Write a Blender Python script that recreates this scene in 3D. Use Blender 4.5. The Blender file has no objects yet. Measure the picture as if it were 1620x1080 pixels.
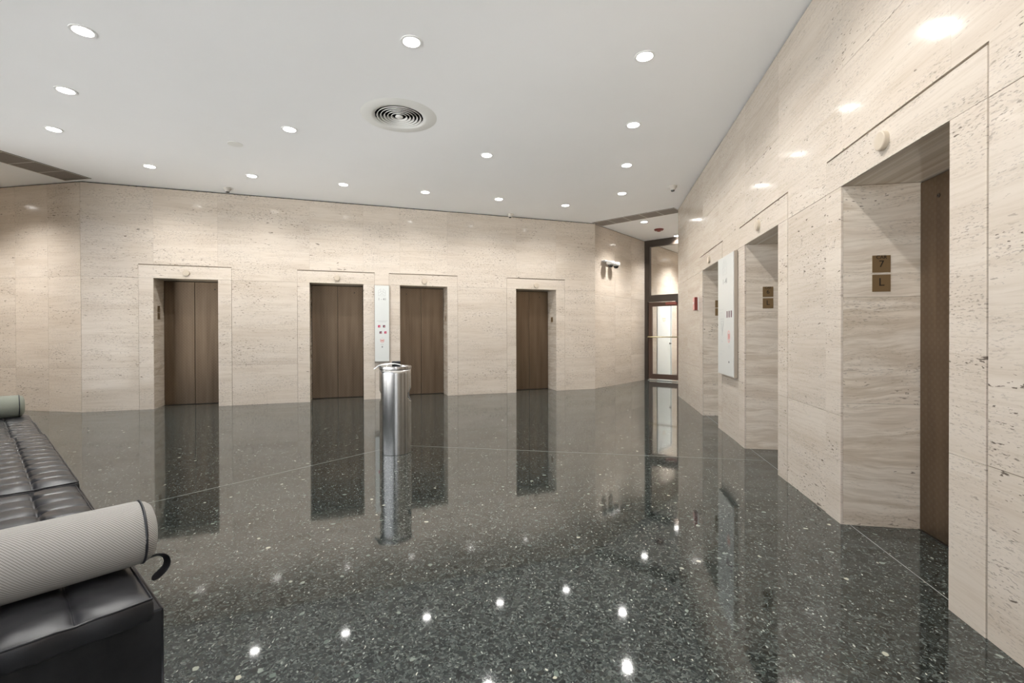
import bpy, bmesh, math, random
from mathutils import Vector, Matrix
from mathutils.geometry import delaunay_2d_cdt
random.seed(7)
COL = bpy.context.scene.collection
PI = math.pi
H_CEIL = 3.573
CAM_H = 1.2

# ------------------------------------------------------------------ nodes
def new_mat(name):
    m = bpy.data.materials.new(name); m.use_nodes = True
    nt = m.node_tree
    return m, nt, nt.nodes['Principled BSDF']

def N(nt, t, **kw):
    n = nt.nodes.new(t)
    for k, v in kw.items():
        if hasattr(n, k): setattr(n, k, v)
        else: n.inputs[k].default_value = v
    return n

def ramp(nt, src, stops, interp='LINEAR'):
    r = nt.nodes.new('ShaderNodeValToRGB'); r.color_ramp.interpolation = interp
    e = r.color_ramp.elements
    while len(e) < len(stops): e.new(0.5)
    for i, (p, c) in enumerate(stops):
        e[i].position = p
        e[i].color = (c, c, c, 1) if isinstance(c, (int, float)) else (*c, 1)
    nt.links.new(src, r.inputs[0]); return r.outputs[0]

def mix(nt, fac, a, b, mode='MIX'):
    m = nt.nodes.new('ShaderNodeMix'); m.data_type = 'RGBA'; m.blend_type = mode
    for k, v in ((0, fac), (6, a), (7, b)):
        s = m.inputs[k]
        if hasattr(v, 'links'): nt.links.new(v, s)
        elif isinstance(v, (int, float)): s.default_value = v if k == 0 else (v, v, v, 1)
        else: s.default_value = (*v, 1)
    return m.outputs[2]

def math_(nt, op, a, b=0.0, c=None):
    m = nt.nodes.new('ShaderNodeMath'); m.operation = op
    for i, v in enumerate((a, b) if c is None else (a, b, c)):
        if hasattr(v, 'links'): nt.links.new(v, m.inputs[i])
        else: m.inputs[i].default_value = v
    return m.outputs[0]

def scaled(nt, vec, s):
    m = nt.nodes.new('ShaderNodeMapping'); nt.links.new(vec, m.inputs[0]); m.inputs['Scale'].default_value = s
    return m.outputs[0]

def noise(nt, vec, scale=1.0, detail=3.0, rough=.5, dist=0.0):
    n = N(nt, 'ShaderNodeTexNoise'); nt.links.new(vec, n.inputs['Vector'])
    n.inputs['Scale'].default_value = scale; n.inputs['Detail'].default_value = detail
    n.inputs['Roughness'].default_value = rough; n.inputs['Distortion'].default_value = dist
    return n.outputs['Fac']

def plain(name, col, rough=.5, metal=0.0, spec=.5, coat=0.0, bump=None):
    m, nt, b = new_mat(name)
    b.inputs['Base Color'].default_value = (*col, 1); b.inputs['Roughness'].default_value = rough
    b.inputs['Metallic'].default_value = metal; b.inputs['Specular IOR Level'].default_value = spec
    b.inputs['Coat Weight'].default_value = coat
    if bump:
        tc = N(nt, 'ShaderNodeTexCoord')
        f = noise(nt, tc.outputs['Object'], bump[0], 4)
        bp = N(nt, 'ShaderNodeBump'); bp.inputs['Strength'].default_value = bump[1]; bp.inputs['Distance'].default_value = .002
        nt.links.new(f, bp.inputs['Height']); nt.links.new(bp.outputs[0], b.inputs['Normal'])
    return m

def travertine(name, tint=(1, .985, .955), jamb=False):
    m, nt, b = new_mat(name)
    at = N(nt, 'ShaderNodeAttribute', attribute_name='wc'); v = at.outputs['Vector']
    tn = N(nt, 'ShaderNodeAttribute', attribute_name='tone').outputs['Fac']
    wob = noise(nt, scaled(nt, v, (1.1, 2.2, 1)), 1, 3)
    cmb = N(nt, 'ShaderNodeCombineXYZ'); nt.links.new(math_(nt, 'MULTIPLY', wob, .07 if not jamb else .22), cmb.inputs[1])
    add = N(nt, 'ShaderNodeVectorMath', operation='ADD'); nt.links.new(v, add.inputs[0]); nt.links.new(cmb.outputs[0], add.inputs[1])
    w = add.outputs[0]
    bands = noise(nt, scaled(nt, w, (.35, 6, 1)), 1, 5, .6) if not jamb else noise(nt, scaled(nt, w, (.8, 6, 1)), 1, 5, .6)
    fine = noise(nt, scaled(nt, w, (2.6, 55, 1)), 1, 4, .65)
    cloud = noise(nt, scaled(nt, w, (1.6, 3.2, 1)), 1, 3, .55)
    k = 1.0 if not jamb else 1.35
    base = ramp(nt, bands, [(.28, (.58, .505, .43)), (.45, (.645, .575, .50)), (.62, (.69, .625, .555)), (.78, (.63, .56, .485))])
    if jamb:
        base = ramp(nt, bands, [(.30, (.56, .475, .385)), (.42, (.70, .62, .53)), (.50, (.79, .725, .64)), (.57, (.60, .515, .42)), (.66, (.78, .705, .61)), (.78, (.64, .56, .47))])
    c = mix(nt, math_(nt, 'MULTIPLY', ramp(nt, fine, [(.38, 1.0), (.52, 0.0)]), .30 * k), base, (.47, .39, .30))
    c = mix(nt, math_(nt, 'MULTIPLY', ramp(nt, cloud, [(.35, 0.0), (.7, 1.0)]), .35), c, (.70, .645, .585))
    # voids of the stone: clusters of long dark specks in three sizes
    def pits(sx, sy, off, lo, hi, mlo, mhi, msx=.9, msy=2.6):
        vv = N(nt, 'ShaderNodeVectorMath', operation='ADD'); nt.links.new(w, vv.inputs[0]); vv.inputs[1].default_value = (off, off * .7, off * 1.3)
        p = noise(nt, scaled(nt, vv.outputs[0], (sx, sy, 1)), 1, 2.5, .55, .3)
        q = noise(nt, scaled(nt, vv.outputs[0], (msx, msy, 1)), 1, 3, .6)
        p = ramp(nt, p, [(lo, 1.0), (hi, 0.0)])
        return math_(nt, 'MULTIPLY', p, ramp(nt, q, [(mlo, 0.0), (mhi, 1.0)]))
    jm = .07 if jamb else 0.0
    p1 = pits(24, 85, 3.1, .34, .37, .48 + jm, .58 + jm)
    p2 = pits(12, 46, 9.7, .295, .325, .49 + jm, .58 + jm, .7, 2.0)
    p3 = pits(40, 150, 5.3, .37, .43, .42 + jm, .60 + jm, 1.6, 5)
    pt = math_(nt, 'MAXIMUM', math_(nt, 'MAXIMUM', p1, p2), math_(nt, 'MULTIPLY', p3, .6))
    c = mix(nt, math_(nt, 'MULTIPLY', pt, .88), c, (.10, .075, .058))
    lo = .885; tone = math_(nt, 'MULTIPLY_ADD', tn, .06, lo)
    cc = N(nt, 'ShaderNodeCombineColor')
    for i in range(3): nt.links.new(math_(nt, 'MULTIPLY', tone, tint[i]), cc.inputs[i])
    c = mix(nt, 1.0, c, cc.outputs[0], 'MULTIPLY')
    nt.links.new(c, b.inputs['Base Color'])
    rg = math_(nt, 'MULTIPLY_ADD', fine, .09, .07)
    nt.links.new(math_(nt, 'MAXIMUM', rg, pt), b.inputs['Roughness'])
    b.inputs['Specular IOR Level'].default_value = .34
    bp = N(nt, 'ShaderNodeBump'); bp.inputs['Strength'].default_value = .35; bp.inputs['Distance'].default_value = .003
    hgt = math_(nt, 'SUBTRACT', math_(nt, 'MULTIPLY', cloud, .15), pt)
    nt.links.new(hgt, bp.inputs['Height']); nt.links.new(bp.outputs[0], b.inputs['Normal'])
    return m

def terrazzo():
    m, nt, b = new_mat('dark_terrazzo')
    tc = N(nt, 'ShaderNodeTexCoord'); v = tc.outputs['Object']
    wn = N(nt, 'ShaderNodeTexNoise'); nt.links.new(v, wn.inputs['Vector']); wn.inputs['Scale'].default_value = 22; wn.inputs['Detail'].default_value = 3
    sc = N(nt, 'ShaderNodeVectorMath', operation='SCALE'); nt.links.new(wn.outputs['Color'], sc.inputs[0]); sc.inputs['Scale'].default_value = .035
    ad = N(nt, 'ShaderNodeVectorMath', operation='ADD'); nt.links.new(v, ad.inputs[0]); nt.links.new(sc.outputs[0], ad.inputs[1])
    w = ad.outputs[0]
    def vor(scale, vec, feat='F1', rnd=1.0):
        n = N(nt, 'ShaderNodeTexVoronoi', feature=feat); n.voronoi_dimensions = '3D'
        nt.links.new(vec, n.inputs['Vector']); n.inputs['Scale'].default_value = scale; n.inputs['Randomness'].default_value = rnd
        return n
    def sep(c):
        s = N(nt, 'ShaderNodeSeparateColor'); nt.links.new(c, s.inputs[0]); return s.outputs
    a = vor(95, w); s = sep(a.outputs['Color'])
    col = ramp(nt, s[0], [(0, (.006, .009, .009)), (.35, (.015, .021, .021)), (.6, (.028, .036, .035)), (.82, (.055, .065, .062)), (.94, (.11, .125, .116)), (1, (.19, .20, .185))])
    fl = noise(nt, w, 260, 3, .7)
    col = mix(nt, math_(nt, 'MULTIPLY', ramp(nt, fl, [(.57, 0.0), (.68, 1.0)]), .75), col, (.13, .145, .138))
    # hairline rims round many chips
    ce = vor(46, w, 'DISTANCE_TO_EDGE'); msk = noise(nt, w, 30, 2, .6)
    lm = math_(nt, 'MULTIPLY', ramp(nt, ce.outputs['Distance'], [(.0, 1.0), (.055, 0.0)]), ramp(nt, msk, [(.50, 0.0), (.58, 1.0)]))
    col = mix(nt, math_(nt, 'MULTIPLY', lm, .8), col, (.17, .185, .175))
    cf = vor(170, w); sf = sep(cf.outputs['Color'])
    col = mix(nt, ramp(nt, sf[1], [(.80, 0.0), (.86, .75)]), col, ramp(nt, sf[2], [(0, (.07, .08, .075)), (.7, (.15, .165, .155)), (1, (.30, .32, .29))]))
    # mid chips, some dark, some grey green
    c2 = vor(42, w); s2 = sep(c2.outputs['Color'])
    m2 = math_(nt, 'MULTIPLY', ramp(nt, c2.outputs['Distance'], [(.40, 1.0), (.47, 0.0)]), ramp(nt, s2[0], [(.66, 0.0), (.67, 1.0)], 'CONSTANT'))
    col = mix(nt, m2, col, ramp(nt, s2[1], [(0, (.005, .007, .007)), (.5, (.010, .014, .013)), (.65, (.035, .043, .040)), (.88, (.075, .09, .082)), (1, (.05, .042, .03))]))
    rim = math_(nt, 'MULTIPLY', ramp(nt, c2.outputs['Distance'], [(.38, 0.0), (.43, 1.0), (.50, 0.0)]), ramp(nt, s2[2], [(.70, 0.0), (.82, 1.0)]))
    col = mix(nt, math_(nt, 'MULTIPLY', rim, .8), col, (.15, .165, .155))
    col = mix(nt, 1.0, col, (.53, .555, .55), 'MULTIPLY')
    # pale slivers
    st = scaled(nt, w, (1.7, .8, 1))
    c3 = vor(52, st); s3 = sep(c3.outputs['Color'])
    m3 = math_(nt, 'MULTIPLY', ramp(nt, c3.outputs['Distance'], [(.24, 1.0), (.31, 0.0)]), ramp(nt, s3[0], [(.86, 0.0), (.87, 1.0)], 'CONSTANT'))
    col = mix(nt, m3, col, ramp(nt, s3[1], [(0, (.12, .14, .125)), (.7, (.27, .295, .265)), (1, (.48, .48, .41))]))
    st2 = scaled(nt, w, (.7, 2.1, 1))
    c4 = vor(70, st2); s4 = sep(c4.outputs['Color'])
    m4 = math_(nt, 'MULTIPLY', ramp(nt, c4.outputs['Distance'], [(.20, 1.0), (.27, 0.0)]), ramp(nt, s4[0], [(.85, 0.0), (.86, 1.0)], 'CONSTANT'))
    col = mix(nt, m4, col, ramp(nt, s4[1], [(0, (.09, .11, .10)), (1, (.28, .305, .27))]))
    # a few large light pebbles
    c5 = vor(17, w); s5 = sep(c5.outputs['Color'])
    m5 = math_(nt, 'MULTIPLY', ramp(nt, c5.outputs['Distance'], [(.18, 1.0), (.23, 0.0)]), ramp(nt, s5[0], [(.90, 0.0), (.905, 1.0)], 'CONSTANT'))
    col = mix(nt, m5, col, ramp(nt, s5[1], [(0, (.06, .08, .07)), (.6, (.20, .23, .20)), (1, (.40, .39, .31))]))
    nt.links.new(col, b.inputs['Base Color'])
    nt.links.new(math_(nt, 'MULTIPLY_ADD', fl, .05, FLOOR_ROUGH), b.inputs['Roughness'])
    b.inputs['IOR'].default_value = FLOOR_IOR
    bp = N(nt, 'ShaderNodeBump'); bp.inputs['Strength'].default_value = .05; bp.inputs['Distance'].default_value = .002
    nt.links.new(noise(nt, v, 3.0, 2), bp.inputs['Height']); nt.links.new(bp.outputs[0], b.inputs['Normal'])
    return m
FLOOR_ROUGH, FLOOR_IOR = .025, 1.66

def bronze():
    m, nt, b = new_mat('embossed_bronze')
    uv = N(nt, 'ShaderNodeAttribute', attribute_name='wc').outputs['Vector']
    sx = N(nt, 'ShaderNodeSeparateXYZ'); nt.links.new(uv, sx.inputs[0])
    k = 2 * PI / .05
    a_ = math_(nt, 'SINE', math_(nt, 'MULTIPLY', sx.outputs[0], k)); b_ = math_(nt, 'SINE', math_(nt, 'MULTIPLY', sx.outputs[1], k))
    dots = ramp(nt, math_(nt, 'MULTIPLY', a_, b_), [(.15, 0.0), (.6, 1.0)])
    st = noise(nt, scaled(nt, uv, (9, .5, 1)), 1, 4, .6)
    base = ramp(nt, st, [(.3, (.140, .098, .064)), (.55, (.190, .137, .092)), (.75, (.235, .172, .118))])
    nt.links.new(mix(nt, math_(nt, 'MULTIPLY', dots, .14), base, (.27, .215, .165)), b.inputs['Base Color'])
    b.inputs['Metallic'].default_value = .85
    nt.links.new(math_(nt, 'MULTIPLY_ADD', st, .2, .27), b.inputs['Roughness'])
    bp = N(nt, 'ShaderNodeBump'); bp.inputs['Strength'].default_value = .25; bp.inputs['Distance'].default_value = .0015
    nt.links.new(dots, bp.inputs['Height']); nt.links.new(bp.outputs[0], b.inputs['Normal'])
    return m

def leather():
    m, nt, b = new_mat('black_leather')
    tc = N(nt, 'ShaderNodeTexCoord'); v = tc.outputs['Object']
    n1 = noise(nt, v, 7, 4, .6); n2 = noise(nt, v, 240, 3, .6)
    nt.links.new(ramp(nt, n1, [(.35, (.012, .012, .014)), (.7, (.026, .026, .029))]), b.inputs['Base Color'])
    nt.links.new(math_(nt, 'MULTIPLY_ADD', n1, .22, .24), b.inputs['Roughness'])
    b.inputs['Specular IOR Level'].default_value = .6
    bp = N(nt, 'ShaderNodeBump'); bp.inputs['Strength'].default_value = .18; bp.inputs['Distance'].default_value = .001
    nt.links.new(math_(nt, 'ADD', n2, math_(nt, 'MULTIPLY', n1, 3.0)), bp.inputs['Height']); nt.links.new(bp.outputs[0], b.inputs['Normal'])
    return m

def woven(name, c1, c2):
    m, nt, b = new_mat(name)
    at = N(nt, 'ShaderNodeAttribute', attribute_name='wc').outputs['Vector']
    sx = N(nt, 'ShaderNodeSeparateXYZ'); nt.links.new(at, sx.inputs[0])
    d = math_(nt, 'ADD', sx.outputs[0], math_(nt, 'MULTIPLY', sx.outputs[1], .9))
    e = math_(nt, 'SUBTRACT', sx.outputs[0], math_(nt, 'MULTIPLY', sx.outputs[1], 1.1))
    s1 = math_(nt, 'SINE', math_(nt, 'MULTIPLY', d, 2 * PI / .0078)); s2 = math_(nt, 'SINE', math_(nt, 'MULTIPLY', e, 2 * PI / .006))
    hgt = math_(nt, 'ADD', s1, math_(nt, 'MULTIPLY', s2, .6))
    f = ramp(nt, math_(nt, 'MULTIPLY_ADD', hgt, .3, .5), [(.05, 0.0), (.6, 1.0)])
    nt.links.new(mix(nt, f, c1, c2), b.inputs['Base Color'])
    b.inputs['Roughness'].default_value = .9; b.inputs['Specular IOR Level'].default_value = .2
    bp = N(nt, 'ShaderNodeBump'); bp.inputs['Strength'].default_value = .5; bp.inputs['Distance'].default_value = .0015
    nt.links.new(hgt, bp.inputs['Height']); nt.links.new(bp.outputs[0], b.inputs['Normal'])
    return m

def brushed_steel():
    m, nt, b = new_mat('brushed_steel')
    tc = N(nt, 'ShaderNodeTexCoord')
    n1 = noise(nt, scaled(nt, tc.outputs['Object'], (60, 60, .6)), 1, 3, .6)
    nt.links.new(ramp(nt, n1, [(.35, (.50, .485, .465)), (.65, (.60, .585, .565))]), b.inputs['Base Color'])
    b.inputs['Metallic'].default_value = 1
    nt.links.new(math_(nt, 'MULTIPLY_ADD', n1, .10, .20), b.inputs['Roughness'])
    return m

def ceiling_paint():
    m, nt, b = new_mat('white_ceiling_paint')
    tc = N(nt, 'ShaderNodeTexCoord')
    n1 = noise(nt, tc.outputs['Object'], .6, 4, .6)
    nt.links.new(ramp(nt, n1, [(.3, (.915, .92, .92)), (.7, (.94, .945, .95))]), b.inputs['Base Color'])
    b.inputs['Roughness'].default_value = .75; b.inputs['Specular IOR Level'].default_value = .25
    return m

def emit(name, col, s):
    m = bpy.data.materials.new(name); m.use_nodes = True; nt = m.node_tree
    nt.nodes.remove(nt.nodes['Principled BSDF'])
    e = nt.nodes.new('ShaderNodeEmission'); e.inputs[0].default_value = (*col, 1); e.inputs[1].default_value = s
    nt.links.new(e.outputs[0], nt.nodes['Material Output'].inputs[0]); return m

def glass():
    m, nt, b = new_mat('clear_glass')
    b.inputs['Base Color'].default_value = (.93, .97, .95, 1); b.inputs['Roughness'].default_value = 0
    tr = nt.nodes.new('ShaderNodeBsdfTransparent'); tr.inputs[0].default_value = (.95, .955, .955, 1)
    gl = nt.nodes.new('ShaderNodeBsdfGlossy'); gl.inputs['Roughness'].default_value = 0
    fr = nt.nodes.new('ShaderNodeFresnel'); fr.inputs[0].default_value = 1.5
    mx = nt.nodes.new('ShaderNodeMixShader')
    nt.links.new(fr.outputs[0], mx.inputs[0]); nt.links.new(tr.outputs[0], mx.inputs[1]); nt.links.new(gl.outputs[0], mx.inputs[2])
    nt.links.new(mx.outputs[0], nt.nodes['Material Output'].inputs[0]); return m

M = dict(
    trav=travertine('travertine'), jamb=travertine('travertine_jamb', jamb=True), floor=terrazzo(), ceil=ceiling_paint(),
    grout=plain('grout_shadow_gap', (.30, .235, .18), .9), bronze=bronze(), gap=plain('black_gap', (.008, .007, .006), .9),
    leather=leather(), weave=woven('cream_weave', (.19, .18, .165), (.45, .435, .41)), weave_green=woven('grey_green_weave', (.20, .21, .17), (.33, .345, .29)),
    piping=plain('dark_piping', (.02, .02, .024), .35), steel=brushed_steel(), black=plain('black_plastic', (.012, .012, .014), .4),
    white_metal=plain('white_metal', (.80, .80, .78), .4), grille=plain('brown_grille', (.26, .225, .195), .6, 0, .3), grille_frame=plain('grille_frame', (.62, .58, .52), .5),
    lamp_trim=plain('lamp_trim', (.82, .82, .81), .35), lens=emit('lit_lens', (1, .98, .95), 13.0), reflector=plain('lamp_reflector', (.9, .9, .88), .25, .6),
    sign=plain('white_sign_glass', (.63, .645, .62), .2, 0, .4), sign_edge=plain('sign_edge_metal', (.42, .37, .31), .45, .5), ink=plain('grey_ink', (.14, .14, .14), .6),
    faint=plain('faint_ink', (.36, .37, .365), .6), dark_ink=plain('dark_ink', (.03, .02, .025), .6), crimson=plain('crimson_ink', (.45, .02, .10), .5), plum=plain('plum_ink', (.10, .02, .045), .5),
    rose=plain('rose_ink', (.62, .30, .27), .6), brass=plain('brass_plate', (.27, .185, .095), .42, .6, .5), letter=plain('black_letter', (.012, .008, .006), .5),
    frame_bronze=plain('dark_bronze_frame', (.060, .046, .036), .38, .4), leaf_bronze=plain('door_leaf_bronze', (.10, .060, .042), .38, .4), glass=glass(),
    rod=plain('brass_rod', (.72, .62, .36), .25, .7), white_paint=plain('painted_white_door', (.74, .78, .77), .4), red=plain('alarm_red', (.16, .022, .016), .4),
    red_dark=plain('alarm_red_shade', (.24, .06, .04), .4), disc=plain('cream_disc', (.50, .43, .34), .4), chrome=plain('dark_chrome', (.10, .10, .10), .25, .9),
    paper=plain('white_tissue', (.86, .86, .86), .9), strip=plain('pale_divider_strip', (.26, .27, .25), .3, .3), cover=plain('cover_plate_paint', (.80, .80, .77), .6),
    beige=plain('beige_detector', (.55, .52, .47), .5), gold=plain('gold_sign', (.58, .50, .26), .5))

# ------------------------------------------------------------------ mesh helpers
def link(name, bm, mat, parent=None, smooth=False, loc=None):
    me = bpy.data.meshes.new(name); bm.to_mesh(me); bm.free()
    mats = mat if isinstance(mat, (list, tuple)) else [mat]
    for x in mats: me.materials.append(x)
    if smooth:
        for p in me.polygons: p.use_smooth = True
    o = bpy.data.objects.new(name, me); COL.objects.link(o)
    if parent: o.parent = parent
    if loc is not None: o.location = loc
    return o

def tag(o, label=None, cat=None, group=None, kind=None):
    if label: o['label'] = label
    if cat: o['category'] = cat
    if group: o['group'] = group
    if kind: o['kind'] = kind
    return o

def empty(name, mat4):
    o = bpy.data.objects.new(name, None); COL.objects.link(o); o.matrix_world = mat4; o.empty_display_size = .1
    return o

def box(bm, x0, x1, y0, y1, z0, z1, mi=0, bevel=0.0):
    vs = [bm.verts.new((x, y, z)) for x in (x0, x1) for y in (y0, y1) for z in (z0, z1)]
    idx = [(0, 1, 3, 2), (4, 6, 7, 5), (0, 4, 5, 1), (2, 3, 7, 6), (0, 2, 6, 4), (1, 5, 7, 3)]
    fs = []
    for f in idx:
        try: fa = bm.faces.new([vs[i] for i in f]); fa.material_index = mi; fs.append(fa)
        except ValueError: pass
    if bevel > 0:
        es = list({e for f in fs for e in f.edges})
        bmesh.ops.bevel(bm, geom=es, offset=bevel, segments=2, affect='EDGES', profile=.5)
    return vs

def lathe(bm, prof, seg=48, mi=0, axis='Z', center=(0, 0, 0)):
    rings = []
    for r, z in prof:
        ring = []
        for i in range(seg):
            a = 2 * PI * i / seg
            p = (r * math.cos(a), r * math.sin(a), z)
            if axis == 'Y': p = (p[0], p[2], p[1])
            ring.append(bm.verts.new((p[0] + center[0], p[1] + center[1], p[2] + center[2])))
        rings.append(ring)
    for a, b in zip(rings, rings[1:]):
        for i in range(seg):
            j = (i + 1) % seg
            f = bm.faces.new((a[i], a[j], b[j], b[i])); f.material_index = mi
    for ring in (rings[0], rings[-1]):
        try: f = bm.faces.new(ring); f.material_index = mi
        except ValueError: pass
    bmesh.ops.recalc_face_normals(bm, faces=bm.faces)

def tube(bm, pts, r, seg=10, closed=False, mi=0, flat=1.0):
    pts = [Vector(p) for p in pts]; n = len(pts); rings = []
    up = Vector((0, 0, 1))
    for i, p in enumerate(pts):
        t = (pts[(i + 1) % n] - pts[i - 1]) if closed else (pts[min(i + 1, n - 1)] - pts[max(i - 1, 0)])
        t.normalize()
        a = t.cross(up)
        if a.length < 1e-3: a = t.cross(Vector((0, 1, 0)))
        a.normalize(); b = a.cross(t)
        rings.append([bm.verts.new(p + a * (r * math.cos(2 * PI * k / seg)) + b * (r * flat * math.sin(2 * PI * k / seg))) for k in range(seg)])
    rr = list(zip(rings, rings[1:])) + ([(rings[-1], rings[0])] if closed else [])
    for A, B in rr:
        for k in range(seg):
            j = (k + 1) % seg; f = bm.faces.new((A[k], A[j], B[j], B[k])); f.material_index = mi
    if not closed:
        bm.faces.new(rings[0]); bm.faces.new(rings[-1][::-1])

def add_bevel(o, w=.002, seg=2):
    md = o.modifiers.new('bevel', 'BEVEL'); md.width = w; md.segments = seg; md.limit_method = 'ANGLE'; md.angle_limit = math.radians(40)
    return o

def text_mesh(s, size, thick=.0008):
    cu = bpy.data.curves.new('txt', 'FONT'); cu.body = s; cu.size = size; cu.align_x = 'CENTER'; cu.align_y = 'CENTER'; cu.extrude = thick
    o = bpy.data.objects.new('txt', cu); COL.objects.link(o)
    bpy.context.view_layer.update()
    me = bpy.data.meshes.new_from_object(o.evaluated_get(bpy.context.evaluated_depsgraph_get()))
    bpy.data.objects.remove(o); bpy.data.curves.remove(cu)
    return me

# ------------------------------------------------------------------ plan of the hall
# A frame is a wall line: x runs along the wall, y goes INTO the wall, z up.
def frame(A, u):
    u = Vector((u[0], u[1], 0)).normalized(); n = Vector((-u.y, u.x, 0))
    m = Matrix(((u.x, n.x, 0, A[0]), (u.y, n.y, 0, A[1]), (0, 0, 1, 0), (0, 0, 0, 1)))
    return m
uR = (-0.18255729, -0.98319522); Rf = (3.17394795, 8.92135606)
uB = (0.94682965, 0.32173533); Cb = (-6.65141972, 7.21414894); Db = (1.77320014, 10.07685806)
Es = (3.44248717, 12.06217863); uS = (Es[0] - Db[0], Es[1] - Db[1]); lS = math.hypot(*uS); uS = (uS[0] / lS, uS[1] / lS)
uT = (-uS[1], uS[0]); uT = (-0.755, 0.656)
uL = (.9833, -.1823)
LR = 9.17; Rnear = (Rf[0] + uR[0] * LR, Rf[1] + uR[1] * LR)
Tn = (-.24, -.68); LT = 9.0; Tf = (Tn[0] + uT[0] * LT, Tn[1] + uT[1] * LT)
FR = frame(Rf, uR); FB = frame(Cb, uB); FS = frame(Db, uS); FT = frame(Tn, uT)
LB = 8.94
GAPW = .0022

class Slabs:
    """stone slabs of one wall, with thin open joints between them"""
    def __init__(self):
        self.bm = bmesh.new()
        self.wc = self.bm.verts.layers.float_vector.new('wc'); self.tone = self.bm.verts.layers.float.new('tone')
    def slab(self, x0, x1, z0, z1, y0=0.0, y1=.03, g=GAPW / 2, mi=0, axis='x', tone=None, seed=None):
        vs = box(self.bm, x0 + (g if axis != 'y' else 0), x1 - (g if axis != 'y' else 0), y0 + (g if axis == 'y' else 0), y1 - (g if axis == 'y' else 0), z0 + g, z1 - g, mi)
        t = random.random() if tone is None else tone; s = random.uniform(0, 60) if seed is None else seed
        for v in vs:
            a = v.co.x if axis == 'x' else v.co.y
            zz = v.co.z if axis != 'z' else v.co.y
            v[self.wc] = Vector((a + s * .37, zz + s * .11, s)); v[self.tone] = t
    def back(self, x0, x1, z0, z1, y=.012, y1=.03):
        box(self.bm, x0, x1, y, y1, z0, z1, 1)
        if abs(z1 - ZTOP) < 1e-6: box(self.bm, x0, x1, .02, .05, z1, H_CEIL - .0005, 3)

def wall_obj(name, S, fr, label, mats=None):
    o = link(name, S.bm, mats or [M['trav'], M['grout'], M['jamb'], M['gap']])
    o.matrix_world = fr
    tag(o, label, 'wall', kind='structure'); return o

ZT, ZF, ZL, ZTOP = 2.112, 2.318, .68, H_CEIL - .016
FW = .2
OPEN_B = [(.938, 1.842), (3.25, 4.155), (4.81, 5.707), (7.115, 8.003)]
OPEN_R = [(2.149, 3.052), (4.148, 5.062), (6.106, 7.022)]
DEPTH = .425

def elevator_wall(name, fr, L, opens, label, upper_joint=None, extra=()):
    S = Slabs(); th = .03
    fe = [(a - FW, b + FW) for a, b in opens]
    # plain stone between the openings
    cur = 0.0; spans = []
    for (a, b) in fe:
        spans.append((cur, a)); cur = b
    spans.append((cur, L))
    for (a, b) in spans:
        n = max(1, round((b - a) / 1.15)); w = (b - a) / n
        for i in range(n):
            x0, x1 = a + i * w, a + (i + 1) * w
            S.slab(x0, x1, 0, ZL); S.slab(x0, x1, ZL, ZT); 
            S.back(x0, x1, 0, ZT)
    # band above: joints in line with the openings' edges
    xs = [0.0] + [x for ab in opens for x in ab] + [L]
    for x in extra: xs.append(x)
    xs.sort()
    for x0, x1 in zip(xs, xs[1:]):
        inside = any(abs(x0 - a) < .01 and abs(x1 - b) < .01 for a, b in opens)
        z_low = ZF + .014 if inside else None
        tops = [ZTOP] if not upper_joint else [upper_joint, ZTOP]
        if inside:
            z = z_low
            for t in tops: S.slab(x0, x1, z, t); z = t
        else:
            # notch round the frames: centre part reaches down to ZT, frame shoulders stop at ZF
            l = FW if x0 > .01 and any(abs(x0 - b) < .01 for a, b in opens) else 0
            r = FW if any(abs(x1 - a) < .01 for a, b in opens) else 0
            sd = random.uniform(0, 60); tn = random.random()
            t0 = tops[0]
            if l: S.slab(x0, x0 + l, ZF + .014, t0, tone=tn, seed=sd, g=0)
            S.slab(x0 + l, x1 - r, ZT + GAPW, t0, tone=tn, seed=sd, g=0)
            if r: S.slab(x1 - r, x1, ZF + .014, t0, tone=tn, seed=sd, g=0)
            if len(tops) > 1: S.slab(x0, x1, tops[0], tops[1])
    S.back(0, L, ZF, ZTOP)
    for a, b in spans: S.back(a, b, ZT, ZF)
    # frames of the openings
    for (a, b), (fa, fb) in zip(opens, fe):
        p = -.004
        for x0, x1 in ((fa, a), (b, fb)):
            lft = x1 == a
            q0, q1 = (x0, x1) if lft else (x0, x1)
            S.slab(q0 + (.002 if lft else 0), q1 - (0 if lft else .002), 0, ZL, p, .008, g=.0008); S.slab(q0 + (.002 if lft else 0), q1 - (0 if lft else .002), ZL, ZT, p, .008, g=.0008)
        S.slab(fa + .002, fb - .002, ZT, ZF, p, .008, g=.001)
        S.back(fa, a - .001, 0, ZT); S.back(b + .001, fb, 0, ZT); S.back(fa, fb, ZT + .002, ZF + .012)
        # reveals and soffit
        s1 = random.uniform(0, 60)
        for zz in ((0, .76), (.76, 1.42), (1.42, ZT - .001)):
            S.slab(a - .03, a, zz[0], zz[1], .0085, DEPTH + .02, mi=2, axis='y', g=.0008)
            S.slab(b, b + .03, zz[0], zz[1], .0085, DEPTH + .02, mi=2, axis='y', g=.0008)
        S.slab(a, b, ZT - .0005, ZT + .05, .0085, DEPTH + .02, mi=2, axis='z', g=.0005)
    # solid carcass behind the stone, left open at the shafts
    for (a, b) in spans + [(0, 0)]:
        if b - a > .02: box(S.bm, a + FW * 0, b, .031, .05, 0, ZTOP, 1)
    for (a, b), (fa, fb) in zip(opens, fe):
        box(S.bm, fa, fb, .031, .05, ZT + .052, ZTOP, 1)
        box(S.bm, a - .05, a - .032, .052, DEPTH + .06, 0, ZT + .1, 1); box(S.bm, b + .032, b + .05, .052, DEPTH + .06, 0, ZT + .1, 1)
    return wall_obj(name, S, fr, label)

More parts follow.
